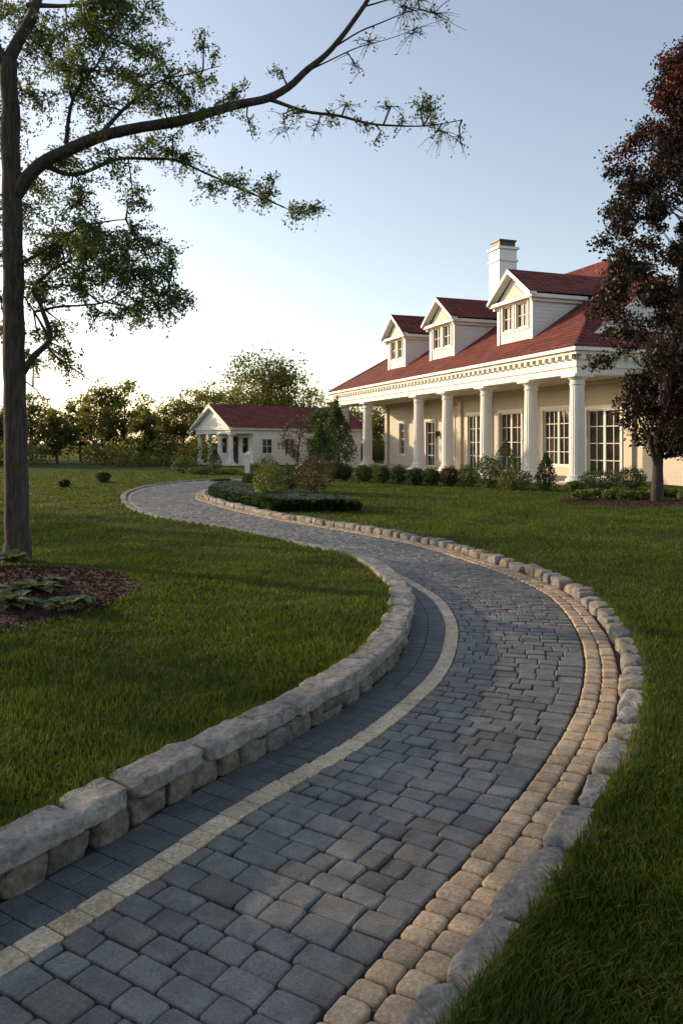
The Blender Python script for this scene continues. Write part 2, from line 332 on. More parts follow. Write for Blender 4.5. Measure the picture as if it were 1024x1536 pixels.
while s<STOT-0.3:
    rl=random.uniform(0.10,0.135); far=at(s,C[:,1])>16
    if far: rl*=1.35
    wl=at(s,WL);wr=at(s,WR);off=at(s,OFF)
    v=-wl+off+0.058; end=wr-0.222; tot=end-v; n=max(3,int(round(tot/(0.14 if not far else 0.2))))
    ws=np.array([random.choice([0.75,0.9,1.0,1.1,1.3])*random.uniform(0.92,1.08) for _ in range(n)])
    if row%2: ws[0]*=0.5
    ws=ws/ws.sum()*tot
    for w in ws:
        paver(mbG,s+0.001,s+rl-0.002,v+0.001,v+w-0.002,random.uniform(0.012,0.019),0.007,0.011,0.004,0,0.003); v+=w
    tot=off-0.055
    if tot>0.04:
        n=max(1,int(round(tot/0.13))); v=-wl+0.004
        for k in range(n):
            paver(mbS,s+0.001,s+rl-0.001,v+0.001,v+tot/n-0.001,0.014,0.003,0.005,0.002,0,0.001); v+=tot/n
    s+=rl; row+=1
s=0.6
while s<STOT-0.3:
    l=random.uniform(0.11,0.15); wl=at(s+l/2,WL);off=at(s+l/2,OFF)
    paver(mbT,s,s+l-0.003,-wl+off-0.052,-wl+off+0.055,0.018,0.004,0.006,0.002,0,0.001); s+=l
for r in range(2):
    s=0.6+r*0.05
    while s<STOT-0.3:
        l=random.uniform(0.085,0.125); wr=at(s+l/2,WR); b=wr-0.216+r*0.108
        paver(mbC,s,s+l-0.002,b+0.001,b+0.106,random.uniform(0.020,0.027),0.009,0.014,0.004,0.0015,0.003); s+=l
mbG.obj('grey_pavers',[M_paver],drive); mbS.obj('slate_band',[M_slate],drive); mbT.obj('tan_brick_line',[M_tan2],drive); mbC.obj('tan_cobble_border',[M_tan],drive,smooth=False)

# ---------------------------------------------------------------- stones
def stone(mb,c,ax_s,ax_v,hs,hv,hz,n=6,res=7,amp=0.12,mat=0,cuts=7,yaw=0.0,cut_lo=0.72,cut_hi=0.90):
    seed=Vector((random.uniform(-50,50),random.uniform(-50,50),random.uniform(-50,50)))
    pl=[]
    for _ in range(cuts):
        d=Vector((random.gauss(0,1),random.gauss(0,1),random.gauss(0,1)))
        d.normalize(); pl.append((d,(abs(d.x)+abs(d.y)+abs(d.z))*random.uniform(cut_lo,cut_hi)))
    cy_,sy_=math.cos(yaw),math.sin(yaw)
    A=(ax_s[0]*cy_+ax_v[0]*sy_,ax_s[1]*cy_+ax_v[1]*sy_); B=(-ax_s[0]*sy_+ax_v[0]*cy_,-ax_s[1]*sy_+ax_v[1]*cy_)
    skx=random.uniform(-0.12,0.12); tz=random.uniform(-0.10,0.10)
    grid=np.sin(np.linspace(-1,1,res)*1.25)/math.sin(1.25); idxm={};vs=[];fs=[]
    def vid(p):
        k=(round(p[0],4),round(p[1],4),round(p[2],4))
        if k in idxm: return idxm[k]
        e=(abs(p[0])**n+abs(p[1])**n+abs(p[2])**n)**(1/n); q=Vector(p)/e
        for (d,dd) in pl:
            o=q.dot(d)-dd
            if o>0: q=q-d*o
        m_=Vector((q.x*hs,q.y*hv,q.z*hz))
        d=mnoise.noise(q*1.1+seed)*amp
        q=q*(1+d)
        f1=mnoise.noise_vector(m_*14+seed)*0.010+mnoise.noise_vector(m_*38+seed)*0.0055
        q.x+=skx*q.y
        q.z+=tz*q.x
        w=(c[0]+A[0]*q.x*hs+B[0]*q.y*hv+f1.x, c[1]+A[1]*q.x*hs+B[1]*q.y*hv+f1.y, c[2]+q.z*hz+f1.z*0.8)
        vs.append(w); idxm[k]=len(vs)-1; return idxm[k]
    for axn in range(3):
        for sg in (-1,1):
            if axn==2 and sg==-1: continue
            for i in range(res-1):
                for j in range(res-1):
                    cs=[]
                    for (a,b) in ((i,j),(i+1,j),(i+1,j+1),(i,j+1)):
                        p=[0,0,0]; p[axn]=sg; p[(axn+1)%3]=grid[a]; p[(axn+2)%3]=grid[b]; cs.append(vid(tuple(p)))
                    fs.append(tuple(cs) if sg>0 else tuple(cs[::-1]))
    mb.add(vs,fs,mat)
def frame(s):
    i=int(np.clip(np.searchsorted(S,s),1,len(S)-2)); return T[i],NR[i]
wall=empty('stone_retaining_wall'); mbL=MB();mbU=MB();mbK=MB(); s=0.8
while s<STOT-1:
    yl=at(s,YL)
    if yl>11.5: break
    h=HL(yl)+0.04; cap=0.058
    if h-cap<0.03: break
    l=random.uniform(0.11,0.27)
    wl=at(s+l/2,WL); t,nn=frame(s+l/2); p=pt(s+l/2,-wl-0.085+random.uniform(-0.008,0.012)); hh=(h-cap)*random.uniform(0.82,0.98)
    if random.random()<0.25 and l>0.16:
        for q in range(2):
            stone(mbL,(p[0],p[1],hh*(0.26+0.5*q)-0.008),t,nn,l*0.49*random.uniform(0.85,1),0.085,hh*0.27,4,9,0.10)
    else:
        stone(mbL,(p[0],p[1],hh/2-0.008),t,nn,l*0.49,0.09,hh*0.53,5.5,12,0.10,yaw=random.uniform(-.08,.08))
    s+=l+0.006
ss=[q for q in np.arange(0.8,STOT,0.1) if at(q,YL)<10.8]; vs=[];fs=[]
for q in ss:
    a=pt(q,-at(q,WL)-0.075); b=pt(q,-at(q,WL)-0.13); hb=HL(at(q,YL))-0.035
    vs+=[(a[0],a[1],-0.02),(a[0],a[1],hb),(b[0],b[1],hb)]
for i in range(len(ss)-1):
    o=3*i; fs+=[(o,o+3,o+4,o+1),(o+1,o+4,o+5,o+2)]
mbK.add(vs,fs); mbK.obj('wall_core',[M_joint],wall)
s=0.8
while s<STOT-1:
    yl=at(s,YL)
    l=random.uniform(0.24,0.50)
    if yl>9.5: l=random.uniform(0.22,0.35)
    wl=at(s+l/2,WL); h=HL(at(s+l/2,YL))+0.04; t,nn=frame(s+l/2); p=pt(s+l/2,-wl-0.083+random.uniform(-0.01,0.01))
    hv=0.10 if yl<9.5 else 0.07
    hz=0.038 if h>0.09 else 0.033
    stone(mbU,(p[0],p[1],h-hz+random.uniform(-0.008,0.006)),t,nn,l*0.495,hv*random.uniform(0.9,1.12),hz*random.uniform(0.9,1.1),10,14 if yl<9 else 8,0.05,cuts=5,yaw=random.uniform(-.04,.04),cut_lo=0.80,cut_hi=0.93)
    s+=l+0.004
mbL.obj('wall_course',[M_wall],wall,True); mbU.obj('cap_course',[M_cap],wall,True)
curb=MB(); s=0.8
while s<STOT-1:
    yr=at(s,YR); res=11; mt=0
    if yr<3.9: l=random.uniform(0.30,0.50); hv=0.10; hz=0.06; top=0.088; n=8; am=0.07; gap=0.012; res=14; cl=0.78; mt=1
    elif yr<5: l=random.uniform(0.20,0.32); hv=0.085; hz=0.07; top=0.10; n=6; am=0.09; gap=0.008; cl=0.72; mt=random.choice([0,1,1])
    else: l=random.uniform(0.13,0.32)*(1 if yr<14 else 1.4); hv=0.09; hz=0.075; top=0.112; n=5.5; am=0.10; gap=0.004; cl=0.70; mt=random.choice([0,0,0,1])
    if yr>14: res=7
    wr=at(s+l/2,WR); t,nn=frame(s+l/2); p=pt(s+l/2,wr+hv+0.008+random.uniform(-0.006,0.02))
    stone(curb,(p[0],p[1],top-hz+random.uniform(-0.018,0.014)),t,nn,l*0.505,hv*random.uniform(0.82,1.15),hz,n,res,am,mat=mt,cuts=8,yaw=random.uniform(-.09,.09),cut_lo=cl)
    s+=l+gap
curb.obj('stone_curb',[M_curb,M_curbg],None,True)

# ---------------------------------------------------------------- mulch beds
BEDS=[(-4.2,7.2,2.25,1.95),(9.2,20.2,3.5,1.9)]
def bed_r(k,a): return 1+0.06*math.sin(3*a+k)+0.04*math.sin(7*a+2*k)
def bed(name,k,mound):
    cx,cy,rx,ry=BEDS[k]; vs=[];fs=[];NA=90;NRr=26
    for i in range(NRr+1):
        q=i/NRr
        for j in range(NA):
            a=2*math.pi*j/NA; rr=bed_r(k,a)
            x=cx+rx*q*rr*math.cos(a);y=cy+ry*q*rr*math.sin(a)
            z=float(gz(x,y))+0.006+mound*(1-q**3)+ (0.018*mnoise.noise(Vector((x*9,y*9,k))) + 0.012*mnoise.noise(Vector((x*25,y*25,k))))*(1-q**6)
            vs.append((x,y,z))
    for i in range(NRr):
        for j in range(NA):
            jj=(j+1)%NA; fs.append((i*NA+j,(i+1)*NA+j,(i+1)*NA+jj,i*NA+jj))
    m=MB(); m.add(vs,fs)
    nch=10000
    a=rng.uniform(0,2*np.pi,nch); q=np.sqrt(rng.uniform(0,1.02,nch))
    e=empty(name)
    m.obj('bed_surface',[M_mulch],e,True)
    x=cx+rx*q*np.cos(a);y=cy+ry*q*np.sin(a); z=gz(x,y)+0.015+mound*np.maximum(0,1-q**3)
    leaves('bark_chips',np.c_[x,y,z],0.055,M_mulch,e,0.35,0)
bed('mulch_bed',0,0.05); bed('mulch_bed',1,0.04)
def in_beds(x,y,sc=0.97):
    r=np.zeros(x.shape,bool)
    for (cx,cy,rx,ry) in BEDS: r|=((x-cx)/(rx*sc))**2+((y-cy)/(ry*sc))**2<1
    return r

# ---------------------------------------------------------------- grass
def grass_pts(n,r0,r1,ang=0.62):
    r=np.exp(rng.uniform(math.log(r0),math.log(r1),n)); a=rng.uniform(-ang,ang,n)
    x=r*np.sin(a);y=r*np.cos(a)
    dl=lookup(DL,x,y);dr=lookup(DR,x,y)
    keep=((dl>0.145)|(dr>0.145))&~in_beds(x,y)
    isl=(dr>0.0)&(dr<1.6)&(y>17.2)&(y<26)&(x<0.4); keep&=~isl
    return x[keep],y[keep],r[keep],np.where(dl>0,dl,dr)[keep]
def grass(name,n,r0,r1,parent):
    x,y,r,dd=grass_pts(n,r0,r1); n=len(x); z=gz(x,y)-0.004
    cl=np.sin(x*7+np.sin(y*5)*2)*np.sin(y*6.3+np.sin(x*4)*2)
    h=rng.uniform(0.022,0.052,n)*(1+0.22*np.sin(x*2.1+np.sin(y*1.3)*2)+0.22*cl)*(1+0.55*np.exp(-(dd-0.14)/0.06)); w=np.maximum(0.0020,r*0.00040)*rng.uniform(0.8,1.3,n)
    az=rng.uniform(0,2*np.pi,n); lean=rng.uniform(0.1,0.95,n)*h
    la=rng.uniform(0,2*np.pi,n)+0; la=np.where(rng.random(n)<0.4,np.sin(x*1.7+y)*2+rng.normal(0,0.5,n),la); dx=np.cos(la)*lean;dy=np.sin(la)*lean
    ox=np.cos(az)*w;oy=np.sin(az)*w
    B=np.c_[x,y,z]; O=np.c_[ox,oy,np.zeros(n)]
    Mi=B+np.c_[dx*0.3,dy*0.3,h*0.6]; Tp=B+np.c_[dx,dy,h]
    V=np.stack([B-O,B+O,Mi+O*0.8,Mi-O*0.8,Tp],1).reshape(-1,3)
    base=np.arange(n)*5
    F1=np.stack([base,base+1,base+2,base+3],1); F2=np.stack([base+3,base+2,base+4],1)
    me=bpy.data.meshes.new(name); me.vertices.add(len(V)); me.vertices.foreach_set('co',V.astype(np.float32).ravel())
    loops=np.concatenate([F1.ravel(),F2.ravel()]).astype(np.int32)
    me.loops.add(len(loops)); me.loops.foreach_set('vertex_index',loops)
    me.polygons.add(2*n); me.polygons.foreach_set('loop_start',np.concatenate([np.arange(n)*4,4*n+np.arange(n)*3]).astype(np.int32))
    me.update(calc_edges=True); me.materials.append(M_grass)
    ob=bpy.data.objects.new(name,me); scene.collection.objects.link(ob); ob.parent=parent
gr=empty('grass'); grass('grass_blades_near',400000,1.3,9,gr); grass('grass_blades_mid',290000,9,45,gr)

# ---------------------------------------------------------------- main house
ROT=math.atan2(0.3409,0.9401)
house=empty('white_colonial_house',(8.825,28.75,0),ROT)
TP=0.67; EZ=5.12
def rz(d): return EZ+TP*(d+0.6)
mb=MB()
e0,e1,f0,f1=-0.6,16.4,-0.7,27.0
A=(e0,f0,EZ);B=(e1,f0,EZ);Cc_=(e1,f1,EZ);D=(e0,f1,EZ);zr_=rz(7.9)
R0=(7.9,f0+8.5,zr_);R1=(7.9,f1-8.5,zr_)
mb.add([A,B,Cc_,D,R0,R1],[(0,4,5,3),(0,1,4),(1,2,5,4),(2,3,5)],0)
mb.add([(2.6,-7.5,4.2),(11,-7.5,4.2),(11,0.2,4.2),(2.6,0.2,4.2),(6.8,-3.6,6.0),(6.8,2.4,6.0)],[(0,4,5,3),(0,1,4),(1,2,5,4)],0)
mb.tube([R0,R1],[0.1,0.1],6,0); mb.tube([A,R0],[0.07,0.07],6,0); mb.tube([D,R1],[0.07,0.07],6,0)
mb.obj('roof',[M_roof],house)
mb=MB()
def ring(mb,e0,e1,f0,f1,z0,z1,t,mat=0):
    mb.box(e0,e0+t,f0,f1,z0,z1,mat); mb.box(e1-t,e1,f0,f1,z0,z1,mat)
    mb.box(e0+t,e1-t,f0,f0+t,z0,z1,mat); mb.box(e0+t,e1-t,f1-t,f1,z0,z1,mat)
ring(mb,-0.66,16.46,-0.76,27.06,4.98,5.11,0.14)
ring(mb,-0.50,16.3,-0.60,26.9,4.86,4.98,0.5)
ring(mb,-0.30,16.1,-0.35,26.6,4.50,4.86,0.45)
ring(mb,-0.34,16.14,-0.39,26.64,4.42,4.50,0.5)
ring(mb,-0.26,16.06,-0.31,26.56,4.16,4.42,0.44)
y=-0.3
while y<26.5:
    mb.box(-0.48,-0.303,y,y+0.16,4.70,4.857); y+=0.42
x=-0.2
while x<3:
    mb.box(x,x+0.16,-0.57,-0.353,4.70,4.857); x+=0.42
mb.box(0.185,15.6,0.14,26.1,4.20,4.26,1)
mb.obj('entablature',[M_white,M_cream],house)
mb=MB(); mb.box(-0.55,3.0,-0.6,26.9,-0.1,0.12); mb.box(-0.85,-0.553,-0.3,26.5,-0.1,0.05); mb.obj('porch_floor',[M_floor],house)
def column(mb,x,y,z0,z1,r,mat=0):
    mb.box(x-r*1.55,x+r*1.55,y-r*1.55,y+r*1.55,z0,z0+0.14,mat)
    b=z0+0.14
    mb.lathe(x,y,[(r*1.45,b),(r*1.5,b+0.06),(r*1.4,b+0.11),(r*1.18,b+0.14),(r*1.25,b+0.2),(r*1.08,b+0.24)],28,mat)
    h0=b+0.24;h1=z1-0.42
    mb.lathe(x,y,[(r,h0),(r*0.995,h0+(h1-h0)*0.33),(r*0.94,h0+(h1-h0)*0.66),(r*0.86,h1)],40,mat,0.045)
    mb.lathe(x,y,[(r*0.86,h1),(r*0.98,h1+0.03),(r*0.98,h1+0.07),(r*0.88,h1+0.09),(r*0.88,h1+0.2),(r*1.1,h1+0.26),(r*1.25,h1+0.31)],28,mat)
    mb.box(x-r*1.4,x+r*1.4,y-r*1.4,y+r*1.4,h1+0.31,z1,mat)
mb=MB()
for s_ in (0,3.01,6.56,10.3,13.6,21.06,25.2): column(mb,0,s_,0.12 if s_>0 else 0.0,4.16,0.30)
mb.obj('columns',[M_white],house)
mb=MB();fr=MB();gl=MB()
def wall_y(mb,x0,x1,ya,yb,z0,z1,ops,mat=0):
    y=ya
    for (a,b,c,d) in sorted(ops):
        mb.box(x0,x1,y,a,z0,z1,mat)
        if c>z0: mb.box(x0,x1,a,b,z0,c,mat)
        mb.box(x0,x1,a,b,d,z1,mat); y=b
    mb.box(x0,x1,y,yb,z0,z1,mat)
def window_y(x,a,b,c,d,nx,nz,split=1,trim=0.12,depth=0.12):
    gl.box(x+depth,x+depth+0.02,a,b,c,d)
    for (ya,yb,za,zb) in ((a-trim,a,c,d),(b,b+trim,c,d),(a-trim-0.04,b+trim+0.04,d,d+trim*1.4),(a-trim-0.03,b+trim+0.03,c-0.07,c)):
        fr.box(x-0.05,x+0.03,ya,yb,za,zb)
    w=(b-a)/split
    for k in range(split):
        p=a+k*w;q=p+w; t=0.06
        fr.box(x+depth-0.07,x+depth-0.001,p,p+t,c,d); fr.box(x+depth-0.07,x+depth-0.001,q-t,q,c,d)
        fr.box(x+depth-0.07,x+depth-0.001,p+t,q-t,c,c+t*1.4); fr.box(x+depth-0.07,x+depth-0.001,p+t,q-t,d-t,d)
        for i in range(1,nx):
            yy=p+(q-p)*i/nx; fr.box(x+depth-0.04,x+depth-0.002,yy-0.014,yy+0.014,c+t*1.4,d-t)
        for j in range(1,nz):
            zz=c+(d-c)*j/nz; fr.box(x+depth-0.045,x+depth-0.003,p+t,q-t,zz-0.014,zz+0.014)
OPS=[(1.2,3.3,0.14,3.0,2,4,2),(4.3,6.5,0.55,3.1,3,4,2),(8.3,10.3,0.14,3.1,2,4,2),(12.0,13.6,0.14,3.1,2,4,2),(17.6,18.8,0.14,2.9,2,4,1),(21.9,22.8,0.8,2.9,2,4,1),(-4.4,-3.2,0.9,2.5,2,3,2),(15.2,16.3,0.8,3.0,2,4,1)]
wall_y(mb,3.0,3.3,-7,25,0,4.198,[(o[0],o[1],o[2],o[3]) for o in OPS])
for o in OPS: window_y(3.0,o[0],o[1],o[2],o[3],o[4],o[5],o[6])
mb.box(3.3,13,24.7,25,0,4.198); mb.box(3.3,11,-7,-6.7,0,4.198); mb.box(12.7,13,-7,24.7,0,4.198)
mb.obj('walls',[M_siding_shade],house)
pl=MB()
for yy in (3.8,7.4,11.2,14.4,20.2,24.8,0.6):
    pl.box(2.86,2.997,yy-0.2,yy+0.2,0.12,3.9); pl.box(2.8,2.997,yy-0.26,yy+0.26,3.9,4.05); pl.box(2.82,2.997,yy-0.25,yy+0.25,0.12,0.36)
pl.box(2.9,2.996,-0.6,25,4.05,4.195)
pl.obj('pilasters',[M_cream],house)
lm=MB()
for yy in (11.55,17.1):
    lm.box(2.9,2.998,yy-0.05,yy+0.05,2.0,2.3); lm.lathe(2.82,yy,[(0.03,1.85),(0.09,1.95),(0.09,2.2),(0.02,2.32)],8)
lm.obj('wall_lanterns',[M_dark],house)
dm=MB();dr_=MB()
def dormer(yc,w):
    x0=0.9; zb=rz(x0)-0.1; ze=8.0; za=9.25; hw=w/2; xe=(ze-EZ)/TP-0.6+0.2; xa=(za-EZ)/TP-0.6+0.2
    ops=[(yc-hw+0.42,yc-0.12,6.65,7.8),(yc+0.12,yc+hw-0.42,6.65,7.8)]
    wall_y(dm,x0,x0+0.2,yc-hw,yc+hw,zb,ze,ops)
    for o in ops: window_y(x0,o[0],o[1],o[2],o[3],2,2,1,0.07,0.09)
    for sg in (-1,1):
        ya=yc+sg*hw; yb=yc+sg*(hw-0.15)
        lo=min(ya,yb);hi=max(ya,yb)
        P=[(x0+0.2,rz(x0+0.2)-0.15),(xe,ze-0.05),(xe,ze),(x0+0.2,ze)]
        vs=[(p[0],lo,p[1]) for p in P]+[(p[0],hi,p[1]) for p in P]
        dm.add(vs,[(0,1,2,3),(7,6,5,4),(0,4,5,1),(1,5,6,2),(2,6,7,3),(3,7,4,0)],0)
        dm.box(x0-0.05,x0-0.002,min(ya,ya-sg*0.2),max(ya,ya-sg*0.2),zb+0.05,ze-0.16,1)
        dm.box(x0-0.3,xe+0.05,min(ya,ya+sg*0.28),max(ya,ya+sg*0.28),ze-0.16,ze-0.003,1)
        dm.box(x0-0.2,xe-0.1,min(ya+sg*0.003,ya+sg*0.12),max(ya+sg*0.003,ya+sg*0.12),ze-0.3,ze-0.163,1)
    dm.box(x0-0.3,x0-0.003,yc-hw,yc+hw,ze-0.155,ze-0.005,1)
    dm.add([(x0-0.02,yc-hw,ze),(x0-0.02,yc+hw,ze),(x0-0.02,yc,za-0.1)],[(0,2,1)],1)
    k=0.55
    dm.add([(x0-0.06,yc-hw*k,ze+0.12),(x0-0.06,yc+hw*k,ze+0.12),(x0-0.06,yc,ze+0.12+(za-ze)*k*0.8)],[(0,2,1)],2)
    ov=0.34
    for sg in (-1,1):
        ye=yc+sg*(hw+ov); zz=ze+0.0
        a=(x0-0.42,ye,zz+0.06);b=(x0-0.42,yc,za+0.1);c=(xa+0.3,yc,za+0.1);d=(xe+0.2,ye,zz+0.06)
        dr_.add([a,b,c,d],[(0,1,2,3)] if sg<0 else [(3,2,1,0)],0)
        t=0.16
        vs=[(x0-0.42,ye,zz+0.05),(x0-0.42,yc,za+0.09),(x0-0.42,yc,za+0.09-t*1.3),(x0-0.42,ye-sg*0.02,zz-0.08),
            (x0-0.05,ye,zz+0.05),(x0-0.05,yc,za+0.09),(x0-0.05,yc,za+0.09-t*1.3),(x0-0.05,ye-sg*0.02,zz-0.08)]
        dm.add(vs,[(0,1,2,3),(7,6,5,4),(0,4,5,1),(2,6,7,3),(3,7,4,0)],1)
for yc,w in ((5.6,2.85),(12.6,2.85),(18.5,2.6)): dormer(yc,w)
yg=0.75; xl,xr,xm=0.9,8.1,4.5; zl=rz(0.9)-0.55; za=zl+0.72*3.6
dm.add([(xl+0.3,yg,zl),(xr-0.3,yg,zl),(xm,yg,za)],[(0,1,2)],0)
for sg,xx in ((-1,xl),(1,xr)):
    dr_.add([(xx,yg-0.4,zl+0.16),(xm,yg-0.4,za+0.16),(xm,yg+6,za+0.16),(xx,yg+3,zl+0.16)],[(0,1,2,3)] if sg<0 else [(3,2,1,0)],0)
    vs=[(xx,yg-0.42,zl+0.15),(xm,yg-0.42,za+0.15),(xm,yg-0.42,za-0.1),(xx-sg*0.03,yg-0.42,zl-0.08)]
    vs+=[(p[0],yg-0.02,p[2]) for p in vs]
    dm.add(vs,[(0,3,2,1),(4,5,6,7),(0,1,5,4),(3,7,6,2),(0,4,7,3)],1)
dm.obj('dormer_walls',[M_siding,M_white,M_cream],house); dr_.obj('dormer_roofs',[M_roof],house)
fr.obj('window_frames',[M_white],house); gl.obj('window_glass',[M_glass],house)
ch=MB(); cx,cy=7.9,17.9
ch.box(cx-0.62,cx+0.62,cy-0.6,cy+0.6,9.5,12.9); ch.box(cx-0.7,cx+0.7,cy-0.68,cy+0.68,12.9,13.02); ch.box(cx-0.62,cx+0.62,cy-0.6,cy+0.6,13.02,13.65); ch.box(cx-0.74,cx+0.74,cy-0.72,cy+0.72,13.65,13.8)
ch.box(cx-0.55,cx+0.55,cy-0.53,cy+0.53,13.8,14.15,1); ch.box(cx-0.62,cx+0.62,cy-0.6,cy+0.6,14.15,14.25,1)
ch.obj('chimney',[M_white,M_dark],house)

# ---------------------------------------------------------------- guest house
gh=empty('white_guest_house',(-7.45,52,0),math.atan2(0.6,0.8)); gh.scale=(0.93,0.86,0.97)
b=MB();gf=MB();gg=MB()
b.box(1.8,12,0.0,6,0,2.55,0)
b.box(-0.1,1.8,-0.05,6.05,-0.05,0.1,1)
b.box(-0.2,12.2,-0.25,6.25,2.55,2.75,1); b.box(-0.1,1.8,0.0,6,2.3,2.55,1)
b.add([(-0.1,0,2.75),(-0.1,6,2.75),(-0.1,3,4.2)],[(0,2,1)],1)
for sg,y0 in ((-1,-0.45),(1,6.45)):
    b.add([(-0.45,y0,2.74),(-0.45,3,4.46),(12.5,3,4.46),(12.5,y0,2.74)],[(0,1,2,3)] if sg<0 else [(3,2,1,0)],2)
    vs=[(-0.45,y0,2.73),(-0.45,3,4.45),(-0.45,3,4.2),(-0.45,y0,2.58)]; vs+=[(-0.12,p[1],p[2]) for p in vs]
    b.add(vs,[(0,1,2,3),(7,6,5,4),(2,6,7,3),(3,7,4,0)],1)
b.add([(12,0,2.7),(12,6,2.7),(12,3,4.3)],[(0,1,2)],0)
for yy in (0.3,2.1,3.9,5.7): column(b,0.12,yy,0.1,2.3,0.17,1)
def gwin(x,w,z0,z1):
    gg.box(x,x+w,-0.02,-0.004,z0,z1); t=0.07
    gf.box(x-t,x,-0.06,0.0-0.003,z0-t,z1+t); gf.box(x+w,x+w+t,-0.06,-0.003,z0-t,z1+t); gf.box(x,x+w,-0.06,-0.003,z1,z1+t); gf.box(x,x+w,-0.06,-0.003,z0-t,z0)
    gf.box(x+w/2-0.02,x+w/2+0.02,-0.045,-0.021,z0,z1); gf.box(x,x+w,-0.04,-0.022,(z0+z1)/2-0.02,(z0+z1)/2+0.02)
for x,w in ((2.6,0.8),(4.6,0.8),(6.6,0.8),(9,0.8)): gwin(x,w,0.9,1.9)
gg.box(1.77,1.797,2.4,3.6,0.1,2.1); gg.box(1.77,1.797,0.8,1.6,0.9,2.0); gg.box(1.77,1.797,4.4,5.2,0.9,2.0)
b.obj('walls_and_roof',[M_siding,M_white,M_roof],gh); gf.obj('window_frames',[M_white],gh); gg.obj('window_glass',[M_glass],gh)
gpst=MB(); X,Y=gp(371,715)
gpst.box(-0.11,0.11,-0.11,0.11,0,1.0); gpst.box(-0.15,0.15,-0.15,0.15,0,0.12); gpst.box(-0.16,0.16,-0.16,0.16,1.0,1.06)
gpst.add([(-0.13,-0.13,1.06),(0.13,-0.13,1.06),(0.13,0.13,1.06),(-0.13,0.13,1.06),(0,0,1.2)],[(0,1,4),(1,2,4),(2,3,4),(3,0,4)])
gpst.obj('gate_post',[M_white],None,loc=(X,Y,0))

# ---------------------------------------------------------------- vegetation
def tree_parts(x,y,z,H,rx,zc,rzv,nclump,lpc,cr,trunk_r,sj=0.14):
    mb=MB(); base=Vector((x,y,z)); top=Vector((x+random.uniform(-.3,.3),y+random.uniform(-.3,.3),z+H*0.9))
    pts=[base+ (top-base)*t + Vector((mnoise.noise(Vector((t*3,x,y)))*0.04*H,mnoise.noise(Vector((t*3,y,x)))*0.04*H,0))*(t>0) for t in np.linspace(0,1,9)]
    mb.tube(pts,[trunk_r*(1.25 if i==0 else 1)*(1-0.88*i/8) for i in range(9)],8)
    P=[]
    for c in range(nclump):
        d=rng.normal(size=3); d/=np.linalg.norm(d); q=rng.uniform(0.1,1.0)**0.5
        cc=Vector((x+d[0]*rx*q,y+d[1]*rx*q,z+zc+d[2]*rzv*q))
        st=min(7,max(1,int(((cc.z-z)/H*0.9-0.12)*8/0.9))); a=pts[st]; mid=a.lerp(cc,0.5)+Vector((0,0,0.05*H*random.uniform(-0.3,1)))*0.5
        mb.tube([a,mid,cc],[trunk_r*0.22,trunk_r*0.13,trunk_r*0.04],4)
        n=int(lpc*rng.uniform(0.5,1.4)); k=cr*rng.uniform(0.6,1.25)
        g_=rng.normal(size=(n,3)); g_=unit(g_)*(rng.uniform(0,1,(n,1))**0.5)*k; g_[:,2]*=0.7
        P.append(g_+np.array(cc)+rng.normal(size=(n,3))*sj*k)
    return mb,np.vstack(P)
def tree(name,x,y,z,H,rx,zc,rzv,nclump,lpc,cr,trunk_r,leaf,lm,bm=M_bark):
    e=empty(name); mb,P=tree_parts(x,y,z,H,rx,zc,rzv,nclump,lpc,cr,trunk_r)
    mb.obj('trunk_and_limbs',[bm],e,True); leaves('foliage',P,leaf,lm,e); return e
e=empty('distant_tree_line'); MBt=MB(); PP=[]
def far_tree(px,topy,Y,wpx,dens=1.0):
    X=(px-512)*Y/F; H=CZ+(H0-topy)*Y/F; rx=wpx*Y/F
    mb,P=tree_parts(X,Y,0,H,rx,H*0.53,H*0.44,int(44*dens),int(72*dens**0.5),rx*0.36,0.018*H,0.28)
    MBt.add(mb.v,mb.f); PP.append(P)
for px,ty,Y,w in [(-150,560,60,60),(-90,590,56,50),(-40,605,62,44),(8,598,60,34),(48,586,66,34),(85,604,58,30),(118,592,64,30),(150,566,60,32),(188,564,62,36),(220,606,56,22),(247,602,70,28),(278,574,72,36),(305,575,76,34),(335,586,74,34),(362,562,78,38),(435,562,76,42),(470,585,74,34),(500,600,70,34),(530,600,80,40),(570,600,78,40),(620,590,80,50),(700,580,85,60),(800,590,85,60),(900,590,85,60),(1000,590,80,60),(1100,580,80,60)]:
    far_tree(px+random.uniform(-4,4),ty,Y,w)
far_tree(397,524,70,62,2.6)
for X in list(range(-90,-40,6))+list(range(45,110,7)): far_tree(512+X*F/68,570+random.uniform(-10,20),68,60)
MBt.obj('trunks',[M_bark],e)
for i in range(210):
    px=random.uniform(-300,1200); Y=random.uniform(50,72) if px<520 else random.uniform(64,74); X=(px-512)*Y/F
    if -9<X<4 and Y<66: Y=random.uniform(66,72)
    hgt=random.uniform(0.7,2.4); n=170; g_=unit(rng.normal(size=(n,3)))*(rng.uniform(0,1,(n,1))**0.4)*np.array([1.4,1.2,hgt*0.5])
    PP.append(g_+np.array([X,Y,hgt*0.5])+rng.normal(size=(n,3))*0.12)
P=np.vstack(PP); P[:,2]=np.maximum(P[:,2],0.05); leaves('foliage',P,0.25,M_leafD,e,0.7)

tree('maple_tree',-11.5,3.8,0.1,9,3.2,4.6,3.4,46,280,0.85,0.22,0.13,M_leafL)
tree('maple_tree',-12.9,9.0,0.1,8,2.5,4.2,3.2,36,250,0.8,0.22,0.13,M_leafL)
tree('maple_tree',-20,22,0.1,8,3.0,4.6,2.6,30,220,0.8,0.22,0.13,M_leafL)

